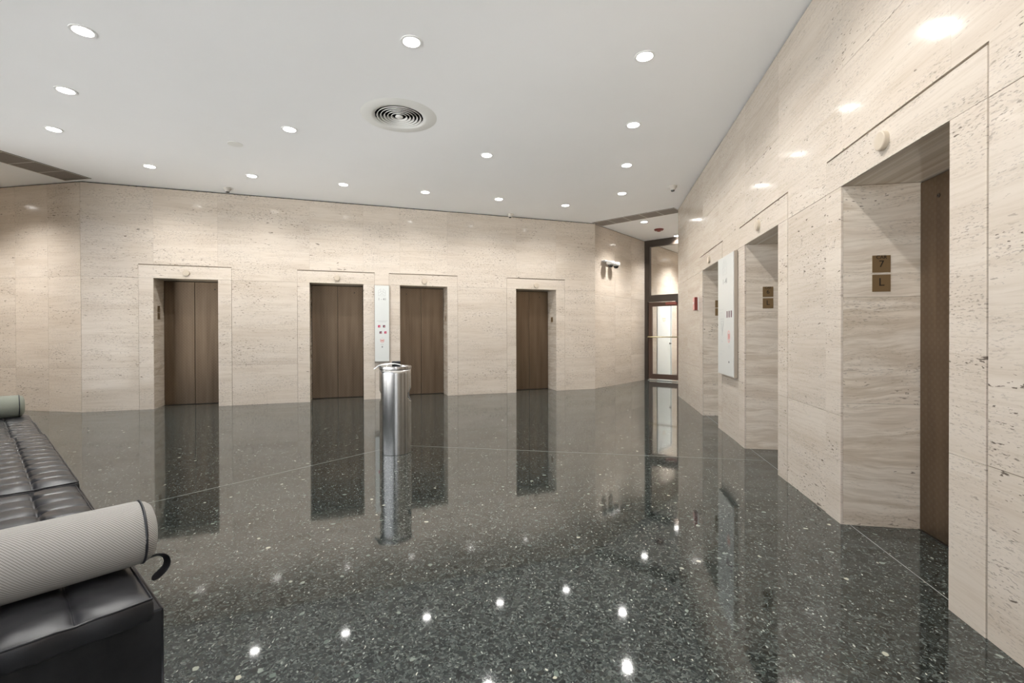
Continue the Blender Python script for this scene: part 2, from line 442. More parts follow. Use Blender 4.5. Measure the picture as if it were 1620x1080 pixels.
elevator_wall('wall_back', FB, LB - .02, OPEN_B, 'cream travertine wall holding four bronze elevator doors, facing the hall')
elevator_wall('wall_right', FR, LR, OPEN_R, 'cream travertine wall holding the deep elevator recesses of cars 5, 6 and 7', upper_joint=2.845, extra=(1.05, 8.0))

def plain_wall(name, fr, x0, x1, label, step=1.0, zs=(0, ZL, ZT, ZTOP), skip=None, marks=None):
    S = Slabs()
    xs = marks or [x0 + (x1 - x0) * i / max(1, round((x1 - x0) / step)) for i in range(max(1, round((x1 - x0) / step)) + 1)]
    for a, b in zip(xs, xs[1:]):
        for z0, z1 in zip(zs, zs[1:]):
            if skip and skip[0] <= a + .01 and b - .01 <= skip[1] and z1 <= skip[2] + .01: continue
            S.slab(a, b, z0, z1)
    if skip:
        S.back(x0, skip[0], 0, ZTOP); S.back(skip[1], x1, 0, ZTOP); S.back(skip[0], skip[1], skip[2], ZTOP)
    else: S.back(x0, x1, 0, ZTOP)
    return wall_obj(name, S, fr, label)

# short wall after the bend, running on past the glazed door (the painted door stands in it)
plain_wall('wall_passage', FS, 0, 8.6, 'travertine wall turning from the elevator wall towards the glazed door', zs=(0, .68, 2.045, ZTOP),
           marks=[0, .95, 1.78, lS, 3.33, 4.34, 5.4, 6.5, 8.6], skip=(3.33, 4.34, 2.045))
FL = frame((Cb[0] - uL[0] * 4.4, Cb[1] - uL[1] * 4.4), uL)
plain_wall('wall_left', FL, 0, 4.4 - .004, 'travertine wall at the far left beyond the bench end', marks=[0, 1.0, 2.0, 3.12, 3.77, 4.396])
def glazed(name, fr, L, n, label):
    root = empty(name, fr); tag(root, label, 'window', kind='structure'); bm = bmesh.new()
    box(bm, 0, L, 0, .09, .0, .12); box(bm, 0, L, 0, .09, H_CEIL - .12, H_CEIL - .004)
    for i in range(n + 1):
        x = L * i / n; box(bm, max(0, x - .035), min(L, x + .035), 0, .09, .12, H_CEIL - .12)
    link('window_frame', bm, M['frame_bronze'], root)
    for i in range(n):
        bm = bmesh.new(); box(bm, L * i / n + .035, L * (i + 1) / n - .035, .04, .046, .12, H_CEIL - .12); link('glass_pane', bm, M['glass'], root)
glazed('added_window_bench', FT, LT, 7, 'added unseen tall windows behind the bench, letting daylight onto the ceiling')  # unseen glazing added in place of a stone wall, to brighten the ceiling
# returns of the three corner passages, outside the picture
uSm = (-uS[0], -uS[1])
FR2 = frame((Rf[0] + uS[0] * 6.6, Rf[1] + uS[1] * 6.6), uSm)
plain_wall('wall_passage_right', FR2, 0, 6.6 - .035, 'travertine return beside the glazed door passage', step=1.1)
FL2 = frame(Tf, (-uL[0], -uL[1])); plain_wall('wall_left_return', FL2, .035, 4.2, 'travertine return of the left passage', step=1.05)
ux = (.3217, -.9468)
FN1 = frame(Rnear, ux); plain_wall('wall_near_right', FN1, .035, 4.5, 'travertine return behind the viewpoint, right', step=1.1)
FN2 = frame((Tn[0] + ux[0] * 4.5, Tn[1] + ux[1] * 4.5), (-ux[0], -ux[1])); plain_wall('wall_near_left', FN2, 0, 4.5 - .035, 'travertine return behind the viewpoint, left', step=1.1)
e1 = (Rnear[0] + ux[0] * 4.5, Rnear[1] + ux[1] * 4.5); e2 = (Tn[0] + ux[0] * 4.5, Tn[1] + ux[1] * 4.5)
def end_wall(name, p, q, label):
    L = math.hypot(q[0] - p[0], q[1] - p[1]); plain_wall(name, frame(p, (q[0] - p[0], q[1] - p[1])), 0, L, label, step=.95)
glazed('added_window_near', frame(e1, (e2[0] - e1[0], e2[1] - e1[1])), math.hypot(e2[0] - e1[0], e2[1] - e1[1]), 2, 'added unseen window for daylight, closing the passage behind the viewpoint')  # second added window, out of view, bringing in more daylight
l1 = (Tf[0] - uL[0] * 4.2, Tf[1] - uL[1] * 4.2); l2 = (Cb[0] - uL[0] * 4.4, Cb[1] - uL[1] * 4.4)
end_wall('wall_left_end', l1, l2, 'stone wall closing the left passage')
s1 = (Db[0] + uS[0] * 8.6, Db[1] + uS[1] * 8.6); s2 = (Rf[0] + uS[0] * 6.6, Rf[1] + uS[1] * 6.6)
end_wall('wall_far_end', s1, s2, 'pale wall closing the corridor beyond the glazed door')

# ------------------------------------------------------------------ floor, ceiling
OUT = [(11, 20), (-13, 20), (-13, 5.6), l1, (Tf[0] - .066, Tf[1] - .075), (Tn[0] - .066, Tn[1] - .075), (e2[0] + ux[0] * .1, e2[1] + ux[1] * .1), (e1[0] + ux[0] * .1, e1[1] + ux[1] * .1), (11, -3)]
def prism(bm, poly, z0, z1):
    a = [bm.verts.new((p[0], p[1], z0)) for p in poly]; b = [bm.verts.new((p[0], p[1], z1)) for p in poly]; n = len(poly)
    bm.faces.new(a[::-1]); bm.faces.new(b)
    for i in range(n): bm.faces.new((a[i], a[(i + 1) % n], b[(i + 1) % n], b[i]))
    bmesh.ops.recalc_face_normals(bm, faces=bm.faces)
bm = bmesh.new(); prism(bm, OUT, -.12, 0)
fl = tag(link('floor', bm, M['floor']), 'polished dark green-black terrazzo floor with pale chips', 'floor', kind='structure')

row_B = [(FB @ Vector((s, -1.08, 0))).xy for s in (1.27, 2.55, 3.84, 5.13, 6.42, 7.71)]
row_R = [(FR @ Vector((s, -1.10, 0))).xy for s in (1.2, 2.55, 3.85, 5.19, 6.50, 7.83)]
row_T = [Vector((p[0], p[1])) for p in ((-5.283, 5.407), (-4.326, 4.55), (-3.346, 3.664), (-2.37, 2.80), (-1.39, 1.94), (-.41, 1.08))]
row_I = [Vector(p) for p in ((-2.57, 5.425), (-.329, 6.228), (-.81, 3.81))]
row_V = [Vector(p) for p in ((2.825, 9.978), (4.032, 11.412), (5.1, 12.75), (6.2, 14.05))]
row_X = [Vector(p) for p in ((-7.6, 6.35), (-9.3, 6.65), (.85, -1.6), (1.35, -3.2))]
HOLES = [(p, .072) for p in row_B + row_R + row_T + row_I + row_V + row_X]
DIFF = Vector((-1.224, 5.111)); HOLES.append((DIFF, .257))

vs = [Vector(p) for p in OUT]; es = [(i, (i + 1) % len(OUT)) for i in range(len(OUT))]
for c, r in HOLES:
    n = 32; k = len(vs)
    for i in range(n): vs.append(Vector((c.x + r * math.cos(2 * PI * i / n), c.y + r * math.sin(2 * PI * i / n))))
    es += [(k + i, k + (i + 1) % n) for i in range(n)]
ov, oe, of, _, _, _ = delaunay_2d_cdt(vs, es, [], 1, 1e-5)
bm = bmesh.new(); bv = [bm.verts.new((p.x, p.y, H_CEIL)) for p in ov]
for f in of:
    c = sum((ov[i] for i in f), Vector((0, 0))) / len(f)
    if any((c - h).length < r * .98 for h, r in HOLES): continue
    fa = bm.faces.new([bv[i] for i in f])
    if fa.normal.z > 0: pass
for f in bm.faces:
    f.normal_update()
    if f.normal.z > 0: f.normal_flip()
tag(link('ceiling', bm, M['ceil']), 'smooth white plaster ceiling with recessed downlights', 'ceiling', kind='structure')

# divider strips in the terrazzo
def strip(p, q, w=.005):
    p, q = Vector((*p, 0)), Vector((*q, 0)); d = (q - p).normalized(); bm = bmesh.new()
    box(bm, 0, (q - p).length, -w / 2, w / 2, -.004, .0008)
    o = link('trim_%d' % strip.n, bm, M['strip']); strip.n += 1
    o.matrix_world = Matrix(((d.x, -d.y, 0, p.x), (d.y, d.x, 0, p.y), (0, 0, 1, 0), (0, 0, 0, 1)))
    tag(o, ['pale divider strip in the floor running to the right elevator wall', 'pale divider strip in the floor running towards the bench', 'pale divider strip in the floor behind the steel bin',
            'pale threshold strip in the recess of car 5', 'pale threshold strip in the recess of car 6', 'pale threshold strip in the recess of car 7'][strip.n - 2], 'floor strip', kind='structure')
strip.n = 1
hub = (-1.215, 5.03)
strip(hub, (FR @ Vector((4.6, .048, 0))).xy); strip(hub, (FT @ Vector((4.35, 0, 0))).xy); strip(hub, (FB @ Vector((4.47, 0, 0))).xy)
for a, b in OPEN_R: strip((FR @ Vector((a, .05, 0))).xy, (FR @ Vector((b, .05, 0))).xy)

# ------------------------------------------------------------------ elevator doors
def wc_box(bm, lay, x0, x1, y0, y1, z0, z1, mi=0):
    for v in box(bm, x0, x1, y0, y1, z0, z1, mi): v[lay] = Vector((v.co.x, v.co.z, v.co.y))
DN = [0]
def elevator_door(fr, a, b, label, keyhole_on, keyhole_x):
    DN[0] += 1
    root = empty('door_%d' % DN[0], fr @ Matrix.Translation((a, DEPTH, 0)))
    tag(root, label, 'elevator door', kind='structure')
    w = b - a
    bm = bmesh.new(); box(bm, -.045, w + .045, .021, .06, 0, ZT + .09); link('door_pocket', bm, M['gap'], root)
    bm = bmesh.new(); box(bm, 0, w, -.005, .045, .0005, .004); link('door_sill', bm, M['frame_bronze'], root)
    for side in (0, 1):
        x0, x1 = (.006, w / 2 - .003) if side == 0 else (w / 2 + .003, w - .006)
        bm = bmesh.new(); lay = bm.verts.layers.float_vector.new('wc')
        wc_box(bm, lay, x0, x1, 0, .028, .008, ZT - .008)
        p = add_bevel(link('door_panel', bm, M['bronze'], root), .003)
        if keyhole_on == side:
            bm = bmesh.new(); lathe(bm, [(.004, .0), (.004, -.004), (.012, -.004), (.012, .002)], 20, axis='Y')
            link('key_socket', bm, M['frame_bronze'], p, loc=(keyhole_x - a, 0, 1.985))
    return root
names_B = ['bronze elevator door nearest the left corner of the back wall', 'bronze elevator door just left of the slim white directory sign',
           'bronze elevator door partly behind the steel bin', 'rightmost bronze elevator door of the back wall, beside the bend']
for (a, b), nm, k in zip(OPEN_B, names_B, ((1, 1.695), (1, 4.0), (0, 4.973), (1, 7.8))): elevator_door(FB, a, b, nm, *k)
for (a, b), nm, k in zip(OPEN_R, ['bronze elevator door deep in the farthest recess of the right wall', 'bronze elevator door inside the car 6 recess', 'large bronze elevator door at the right edge, inside the car 7 recess'],
                      ((0, 2.31), (0, 4.31), (0, 6.268))): elevator_door(FR, a, b, nm, *k)

# cream round hall lantern above every opening
bm = bmesh.new(); lathe(bm, [(.001, -.026), (.044, -.026), (.049, -.023), (.050, -.018), (.050, .0)], 40, axis='Y')
disc_me = link('tmp', bm, M['disc'], smooth=False); dm = disc_me.data; bpy.data.objects.remove(disc_me)
lant = [(FB, 1.393, 2.206, 'over the leftmost back-wall door'), (FB, 3.703, 2.206, 'over the door left of the slim directory sign'), (FB, 5.262, 2.2, 'over the door behind the steel bin'), (FB, 7.551, 2.19, 'over the rightmost back-wall door'),
        (FR, 2.60, 2.2, 'over the farthest recess of the right wall'), (FR, 4.578, 2.218, 'over the car 6 recess'), (FR, 6.551, 2.216, 'over the car 7 recess')]
for fr, s, z, where in lant:
    o = bpy.data.objects.new('hall_lantern', dm); COL.objects.link(o); o.matrix_world = fr @ Matrix.Translation((s, -.0042, z))
    tag(o, 'round cream call-light disc ' + where, 'elevator light', 'round discs above the elevator doors')

# brass plates on the reveals
def plate(fr, s, side, d0, d1, z0, z1, lines, label, group):
    # side +1: plate on the reveal at the low end of the opening, its face looking along +x
    x = s + .0005 * side
    face = fr @ Matrix(((0, 0, side, x), (side, 0, 0, (d0 + d1) / 2), (0, 1, 0, (z0 + z1) / 2), (0, 0, 0, 1)))
    # local: X across the plate, Y up, Z out of the reveal
    root = empty('floor_plate', face); tag(root, label, 'wall plate', group)
    w, h = d1 - d0, z1 - z0
    bm = bmesh.new(); box(bm, -w / 2, w / 2, -h / 2, h / 2, 0, .003); add_bevel(link('plate', bm, M['brass'], root), .0008)
    for tx, sz, cy in lines:
        me = text_mesh(tx, sz); me.materials.clear(); me.materials.append(M['letter'])
        o = bpy.data.objects.new('lettering', me); COL.objects.link(o); o.parent = root; o.location = (0, cy, .0036)
    bm = bmesh.new()
    for i in (-1, 1): bmesh.ops.create_uvsphere(bm, u_segments=8, v_segments=6, radius=.0016, matrix=Matrix.Translation((i * .004, -h / 2 + .010, .003)))
    link('braille_dots', bm, M['brass'], root)
car = lambda n: [('CAR', .030, .040), (n, .058, -.002)]
g = 'brass number and floor plates on the recess sides'
for (a, b), n in zip(OPEN_R, ('5', '6', '7')):
    plate(FR, a, 1, .168, .268, 1.57, 1.675, car(n), 'brass plate reading CAR %s on the recess side' % n, g)
    plate(FR, a, 1, .168, .268, 1.452, 1.557, [('L', .068, .004)], 'brass plate reading L below the CAR %s plate' % n, g)
for i, (a, n) in enumerate(((.938, '1'), (3.25, '2'))):
    wh = ('leftmost back-wall door', 'door left of the slim directory sign')[i]
    plate(FB, a, 1, .155, .26, 1.57, 1.675, car(n), 'upper brass plate on the left reveal of the %s' % wh, g)
    plate(FB, a, 1, .155, .26, 1.452, 1.557, [('L', .068, .004)], 'lower brass plate on the left reveal of the %s' % wh, g)
for i, (b, n) in enumerate(((5.707, '3'), (8.003, '4'))):
    wh = ('door behind the steel bin', 'rightmost back-wall door')[i]
    plate(FB, b, -1, .165, .27, 1.443, 1.55, [('L', .068, .004)], 'single brass plate on the right reveal of the %s' % wh, g)

# ------------------------------------------------------------------ directory signs
def sign(fr, x0, x1, z0, z1, label, big):
    root = empty('directory_sign', fr @ Matrix.Translation(((x0 + x1) / 2, 0, (z0 + z1) / 2))); tag(root, label, 'sign')
    w, h, t = (x1 - x0) / 2, (z1 - z0) / 2, .045
    bm = bmesh.new(); box(bm, -w, w, -t + .004, -.0045, -h, h); add_bevel(link('sign_case', bm, M['sign_edge'], root), .002)
    bm = bmesh.new(); box(bm, -w + .008, w - .008, -t - .002, -t + .005, -h + .008, h - .008); face = add_bevel(link('sign_face', bm, M['sign'], root), .001)
    y = -t - .0022
    def ink(name, mat, boxes=(), polys=(), lines=(), text=()):
        bm = bmesh.new()
        for a, b, c, d in boxes: box(bm, a, b, y - .0006, y + .001, c, d)
        for p, r in lines:
            for q0, q1 in zip(p, p[1:]):
                d = Vector((q1[0] - q0[0], 0, q1[1] - q0[1])); n = Vector((-d.z, 0, d.x)).normalized() * r
                c = [Vector((q0[0], 0, q0[1])), Vector((q1[0], 0, q1[1]))]
                q = [c[0] + n, c[0] - n, c[1] - n, c[1] + n]
                vs = [bm.verts.new((v.x, y - .0006, v.z)) for v in q]; ve = [bm.verts.new((v.x, y + .001, v.z)) for v in q]
                bm.faces.new(vs); 
                for i in range(4): bm.faces.new((vs[i], vs[(i + 1) % 4], ve[(i + 1) % 4], ve[i]))
        o = link(name, bm, mat, face) if len(bm.verts) else None
        for k, (tx, sz, cx, cz) in enumerate(text):
            me = text_mesh(tx, sz, .0005); me.materials.clear(); me.materials.append(mat)
            q = bpy.data.objects.new('lettering', me); COL.objects.link(q); q.parent = face
            q.matrix_local = Matrix.Translation((cx, y - .0002, cz)) @ Matrix.Rotation(PI / 2, 4, 'X')
        return o
    def pz(zz): return zz - (z0 + z1) / 2
    cx = 0 if not big else -.02
    k = 1 if not big else 1.35
    c = pz(1.965); r = .062 * k
    # building emblem: three bars meeting in a star inside a bracket outline
    L = []
    for ang in (90, 210, 330):
        a = math.radians(ang); p = (cx + r * .9 * math.cos(a), c + r * .9 * math.sin(a)); n = math.radians(ang + 90)
        for sgn in (-1, 1):
            o_ = (.35 * r * sgn * math.cos(n), .35 * r * sgn * math.sin(n))
            L.append(([(cx + o_[0] * .8, c + o_[1] * .8), (p[0] + o_[0], p[1] + o_[1])], .0022))
    L.append(([(cx - r, c + r * .5), (cx - r, c - r), (cx + r, c - r), (cx + r, c + r * .5)], .0018))
    L.append(([(cx - r * .3, c + r * 1.15), (cx - r, c + r * .5)], .0018)); L.append(([(cx + r * .3, c + r * 1.15), (cx + r, c + r * .5)], .0018))
    ink('emblem', M['faint'], lines=L)
    if not big:
        ink('floor_range', M['ink'], text=[('1 - 41', .062, .004, pz(1.84))])
        ink('caption_line', M['faint'], boxes=[(-.095, .10, pz(1.438), pz(1.4425))]); ink('caption_line', M['faint'], boxes=[(-.06, .07, pz(1.420), pz(1.4235))])
        s = .021
        for (px, pzv, mt) in ((-.052, 1.342, 'crimson'), (.036, 1.342, 'plum'), (-.025, 1.228, 'plum'), (.06, 1.228, 'crimson')):
            ink('logo_tile', M[mt], boxes=[(px - s, px + s, pz(pzv) - s, pz(pzv) + s)])
            bm = bmesh.new(); box(bm, px - s * .1, px + s * .7, y - .0012, y, pz(pzv) - s * .6, pz(pzv) + s * .15); link('logo_mark', bm, M['rose'], face)
        c2 = pz(1.082); q = []
        for i in range(7):
            a0 = math.radians(200 + i * 23.3); q.append((.002 + .034 * math.cos(a0), c2 + .038 * math.sin(a0)))
        ink('crest', M['rose'], boxes=[(-.014, .018, c2 - .018, c2 + .014), (-.002, .006, c2 + .036, c2 + .05)], lines=[([(-.032, c2 + .024)] + q + [(.036, c2 + .024)], .004), ([(-.02, c2 + .028), (-.02, c2 - .02)], .003), ([(.024, c2 + .028), (.024, c2 - .02)], .003)])
        ink('caption_line', M['faint'], boxes=[(-.025, .03, pz(1.007), pz(1.011))]); ink('caption_line', M['faint'], boxes=[(-.012, .018, pz(.99), pz(.994))])
        ink('lock_hole', M['dark_ink'], boxes=[(-.007, .011, pz(.953), pz(.972))])
    else:
        ink('floor_range', M['ink'], text=[('1 - 41', .085, -.01, pz(1.80))])
        # left column
        for cb in [(-.27, -.08, pz(1.475), pz(1.48)), (-.27, -.12, pz(1.44), pz(1.445)), (-.26, -.06, pz(.985), pz(.99)), (-.26, -.11, pz(.95), pz(.954))]: ink('caption_line', M['faint'], boxes=[cb])
        ink('triangle_logo', M['faint'], lines=[([(-.20, pz(1.34)), (-.07, pz(1.34)), (-.135, pz(1.17)), (-.20, pz(1.34))], .006), ([(-.175, pz(1.31)), (-.095, pz(1.31)), (-.135, pz(1.22)), (-.175, pz(1.31))], .003)],
            boxes=[(-.21, -.06, pz(1.36), pz(1.372)), (-.155, -.12, pz(1.095), pz(1.108))])
        for i in range(3): ink('logo_tile', M['plum'], boxes=[(.06 + i * .085, .10 + i * .085, pz(1.375), pz(1.45))])
        c2 = pz(1.16); R_ = [( .15 + .05 * math.cos(t * PI / 8), c2 + .065 * math.sin(t * PI / 8)) for t in range(17)]
        ink('crest', M['rose'], lines=[(R_, .006)], boxes=[(.12, .18, c2 - .03, c2 + .03)])
        for cb in [(.12, .19, pz(1.05), pz(1.056)), (.13, .18, pz(1.03), pz(1.035))]: ink('caption_line', M['faint'], boxes=[cb])
        ink('lock_hole', M['dark_ink'], boxes=[(.14, .17, pz(.862), pz(.882))])
    return root
sign(FB, 4.345, 4.615, .687, 2.10, 'slim white directory sign between two back-wall doors, with small crimson tiles', False)
sign(FR, 3.225, 3.90, .705, 2.10, 'wide white directory sign beside the car 6 recess on the right wall', True)

# ------------------------------------------------------------------ fire alarm, camera, detectors
root = empty('fire_alarm', FR @ Matrix.Translation((1.78, 0, 1.65))); tag(root, 'red fire alarm strobe on the right wall next to the farthest recess', 'fire alarm')
bm = bmesh.new(); box(bm, -.065, .065, -.010, -.0005, -.10, .10); add_bevel(link('back_plate', bm, M['white_metal'], root), .002)
bm = bmesh.new(); box(bm, -.055, .062, -.055, -.010, -.10, .10); add_bevel(link('housing', bm, M['red'], root), .005)
bm = bmesh.new(); box(bm, -.050, .058, -.0575, -.0545, -.095, .095); add_bevel(link('front_glare', bm, M['rose'], root), .001)  # pale colour paints the glare seen on the alarm's front face
bm = bmesh.new(); box(bm, -.02, .02, -.064, -.054, -.008, .03); add_bevel(link('strobe_lens', bm, M['white_metal'], root), .003)

root = empty('security_camera', FS @ Matrix.Translation((.36, 0, 2.74))); tag(root, 'white twin-dome security camera on the wall after the bend', 'camera')
bm = bmesh.new(); box(bm, -.05, .46, -.10, -.0005, .045, .075); add_bevel(link('mounting_bracket', bm, M['white_metal'], root), .012)
for x in (.08, .33):
    bm = bmesh.new(); lathe(bm, [(.02, .05), (.085, .045), (.092, .02), (.085, -.02), (.06, -.03)], 32, center=(x, -.16, 0)); 
    h = link('camera_housing', bm, M['white_metal'], root, smooth=True)
    bm = bmesh.new(); lathe(bm, [(.058, -.028), (.056, -.05), (.045, -.07), (.025, -.082), (.004, -.085)], 24, center=(x, -.16, 0)); link('lens_dome', bm, M['chrome'], h, smooth=True)
    bm = bmesh.new(); box(bm, x - .035, x + .035, -.14, -.08, .035, .06); link('arm', bm, M['white_metal'], h)

def detector(p, label, k=1.0):
    root = empty('heat_detector', Matrix.Translation((p[0], p[1], H_CEIL))); tag(root, label, 'detector', 'small detectors on the ceiling')
    bm = bmesh.new(); lathe(bm, [(.062 * k, 0), (.062 * k, -.022 * k), (.050 * k, -.034 * k), (.030 * k, -.065 * k)], 32); link('base', bm, M['beige'], root, smooth=False)
    bm = bmesh.new(); lathe(bm, [(.028 * k, -.064 * k), (.030 * k, -.066 * k), (.024 * k, -.082 * k), (.006 * k, -.084 * k)], 24); link('sensor_tip', bm, M['chrome'], root)
detector((2.60, 7.55), 'cone-shaped detector hanging from the ceiling near the right wall', 1.05)
detector((-4.60, 7.58), 'small detector at the ceiling edge above the leftmost back-wall door', .95)
detector((-.03, 9.28), 'small detector at the ceiling edge left of the rightmost back-wall door', .95)
root = empty('ceiling_strobe', Matrix.Translation((3.36, 10.68, H_CEIL))); tag(root, 'round red strobe on the ceiling before the glazed door', 'fire alarm')
bm = bmesh.new(); lathe(bm, [(.105, 0), (.105, -.012), (.09, -.03), (.05, -.036)], 32); link('housing', bm, M['red'], root)
bm = bmesh.new(); lathe(bm, [(.045, -.035), (.040, -.05), (.02, -.056)], 24); link('strobe_lens', bm, M['red_dark'], root)
bm = bmesh.new(); lathe(bm, [(.088, 0), (.088, -.002), (.083, -.004), (.001, -.004)], 48)
o = tag(link('cover_plate', bm, M['cover'], loc=(-3.448, 5.843, H_CEIL)), 'faint round blank cover plate on the ceiling left of the air diffuser', 'ceiling plate')

# ------------------------------------------------------------------ downlights
trim_bm = bmesh.new()
def ring(bm, r0, r1, z0, z1, seg=40):
    a = [[bm.verts.new((r * math.cos(2 * PI * i / seg), r * math.sin(2 * PI * i / seg), z)) for i in range(seg)] for r, z in ((r0, z0), (r0, z1), (r1, z1), (r1, z0))]
    for p, q in ((0, 1), (1, 2), (2, 3), (3, 0)):
        for i in range(seg):
            j = (i + 1) % seg; bm.faces.new((a[p][i], a[p][j], a[q][j], a[q][i]))
    bmesh.ops.recalc_face_normals(bm, faces=bm.faces)
ring(trim_bm, .068, .086, 0, -.005)
tr = link('tmp', trim_bm, M['lamp_trim'], smooth=False); TRIM = tr.data; bpy.data.objects.remove(tr)
can_bm = bmesh.new(); seg = 32
prof = [(.0705, -.001), (.070, .06), (.055, .10)]
rings = [[can_bm.verts.new((r * math.cos(2 * PI * i / seg), r * math.sin(2 * PI * i / seg), z)) for i in range(seg)] for r, z in prof]
for A, B in zip(rings, rings[1:]):
    for i in range(seg): can_bm.faces.new((A[i], B[i], B[(i + 1) % seg], A[(i + 1) % seg]))
can_bm.faces.new(rings[-1])
cn = link('tmp', can_bm, M['reflector'], smooth=False); CAN = cn.data; bpy.data.objects.remove(cn)
lens_bm = bmesh.new(); lathe(lens_bm, [(.001, -.005), (.03, -.0045), (.05, -.003), (.060, .0), (.062, .006)], 32)
ln = link('tmp', lens_bm, M['lens'], smooth=True); LENS = ln.data; bpy.data.objects.remove(ln)
def downlight(p, aim, power, label, group, size=128, tilt=11):
    root = empty('downlight', Matrix.Translation((p[0], p[1], H_CEIL))); tag(root, label, 'downlight', group)
    for nm, me in (('lamp_trim', TRIM), ('reflector_can', CAN), ('lamp_lens', LENS)):
        o = bpy.data.objects.new(nm, me); COL.objects.link(o); o.parent = root
    L = bpy.data.lights.new('lamp_light', 'SPOT'); L.energy = power; L.spot_size = math.radians(size); L.spot_blend = 1.0; L.shadow_soft_size = .055
    L.color = (1, .975, .945)
    o = bpy.data.objects.new('lamp_light', L); COL.objects.link(o); o.parent = root; o.location = (0, 0, -.012)
    d = Vector((0, 0, -1))
    if aim is not None: d = Vector((aim[0] * math.sin(math.radians(tilt)), aim[1] * math.sin(math.radians(tilt)), -math.cos(math.radians(tilt))))
    o.rotation_mode = 'QUATERNION'; o.rotation_quaternion = d.to_track_quat('-Z', 'Y')
    return root
PW = 84
ordinal = ['first', 'second', 'third', 'fourth', 'fifth', 'sixth']
nB = (-uB[1], uB[0]); nR = (-uR[1], uR[0]); nT = (-uT[1], uT[0])
for i, p in enumerate(row_B): downlight(p, nB, PW, '%s downlight from the left in the row along the back wall' % ordinal[i], 'downlights along the back wall')
for i, p in enumerate(row_R): downlight(p, nR, PW, '%s downlight from the glazed-door end in the row along the right wall' % ordinal[i], 'downlights along the right wall')
for i, p in enumerate(row_T): downlight(p, nT, PW * .65, '%s downlight from the far end in the row above the bench' % ordinal[i], 'downlights above the bench')
for p, l in zip(row_I, ('downlight left of the round air diffuser', 'downlight right of the air diffuser, towards the back wall', 'downlight nearest the viewer above the round air diffuser')): downlight(p, None, PW * .7, l, 'downlights round the air diffuser')
for p, kk, l in zip(row_V, (2.5, 1.8, 4.5, 4.5), ('downlight just beyond the right ceiling grille', 'downlight close in front of the glazed door', 'downlight in the corridor behind the glazed door', 'last downlight of the corridor behind the glazed door')): downlight(p, None, PW * kk, l, 'downlights of the glazed door passage')
for p, kk, l in zip(row_X, (2.6, 2.0, .6, .6), ('downlight in the left passage', 'far downlight in the left passage', 'downlight behind the viewpoint', 'far downlight behind the viewpoint')): downlight(p, None, PW * kk, l, 'downlights of the outer passages')

# ------------------------------------------------------------------ round air diffuser
root = empty('air_diffuser', Matrix.Translation((DIFF.x, DIFF.y, H_CEIL))); tag(root, 'large round air diffuser of concentric rings in the ceiling', 'air vent')
bm = bmesh.new(); prof = [(.258, .03), (.2565, 0), (.262, -.010), (.30, -.012), (.385, -.004), (.405, 0)]
seg = 72; rg = [[bm.verts.new((r * math.cos(2 * PI * i / seg), r * math.sin(2 * PI * i / seg), z)) for i in range(seg)] for r, z in prof]
for A, B in zip(rg, rg[1:]):
    for i in range(seg): bm.faces.new((A[i], B[i], B[(i + 1) % seg], A[(i + 1) % seg]))
bmesh.ops.recalc_face_normals(bm, faces=bm.faces)
link('outer_flange', bm, M['cover'], root, smooth=True)
for k in range(6):
    bm = bmesh.new(); r = .238 - k * .037
    if k < 5:
        prof = [(r, -.012), (r - .004, -.0135), (r - .017, .004), (r - .013, .006), (r, -.012)]
        rg = [[bm.verts.new((q * math.cos(2 * PI * i / seg), q * math.sin(2 * PI * i / seg), z)) for i in range(seg)] for q, z in prof[:-1]]
        for A, B in zip(rg, rg[1:] + rg[:1]):
            for i in range(seg): bm.faces.new((A[i], B[i], B[(i + 1) % seg], A[(i + 1) % seg]))
        bmesh.ops.recalc_face_normals(bm, faces=bm.faces)
    else: lathe(bm, [(.001, -.016), (.034, -.014), (.042, -.008), (.034, .010)], 48)
    link('diffuser_ring', bm, M['cover'], root, smooth=True)
bm = bmesh.new(); lathe(bm, [(.256, .001), (.256, .12), (.001, .12)], 48)
for f in list(bm.faces):
    if len(f.verts) > 4 and f.calc_center_median().z < .01: bm.faces.remove(f)
link('duct', bm, M['gap'], root)

# ------------------------------------------------------------------ linear ceiling grilles
def grille(P0, P1, W, n, label):
    # P0->P1 is the hall-side long edge, W the outward offset
    P0 = Vector((*P0, 0)); P1 = Vector((*P1, 0)); W = Vector((*W, 0)); u = (P1 - P0); L = u.length; u.normalize(); w = W.length; v = W.normalized()
    m = Matrix(((u.x, v.x, 0, P0.x), (u.y, v.y, 0, P0.y), (0, 0, 1, H_CEIL), (0, 0, 0, 1)))
    root = empty('ceiling_grille', m); tag(root, label, 'air vent', 'slotted brown grilles at the hall corners')
    bm = bmesh.new(); t = .010
    box(bm, 0, L, 0, t, -.008, -.0003); box(bm, 0, L, w - t, w, -.008, -.0003); box(bm, 0, t, t, w - t, -.008, -.0003); box(bm, L - t, L, t, w - t, -.008, -.0003)
    link('grille_frame', bm, M['grille_frame'], root)
    bm = bmesh.new(); box(bm, 0, L, -.008, -.0015, -.004, -.0003); link('edge_gap', bm, M['gap'], root)
    pw = (L - 2 * t) / n
    for i in range(n):
        bm = bmesh.new(); x0 = t + i * pw + .005; x1 = t + (i + 1) * pw - .005; q = 22
        box(bm, x0, x1, t, w - t, -.0022, -.0004, 1)
        for k in range(q):
            yy = t + (w - 2 * t) * (k + .5) / q; h = (w - 2 * t) / q * .34
            box(bm, x0, x1, yy - h, yy + h, -.0065, -.002, 0)
        link('grille_panel', bm, [M['grille'], M['gap']], root)
        if i:
            bm = bmesh.new(); box(bm, x0 - .010, x0, t, w - t, -.008, -.0004); link('divider', bm, M['grille_frame'], root)
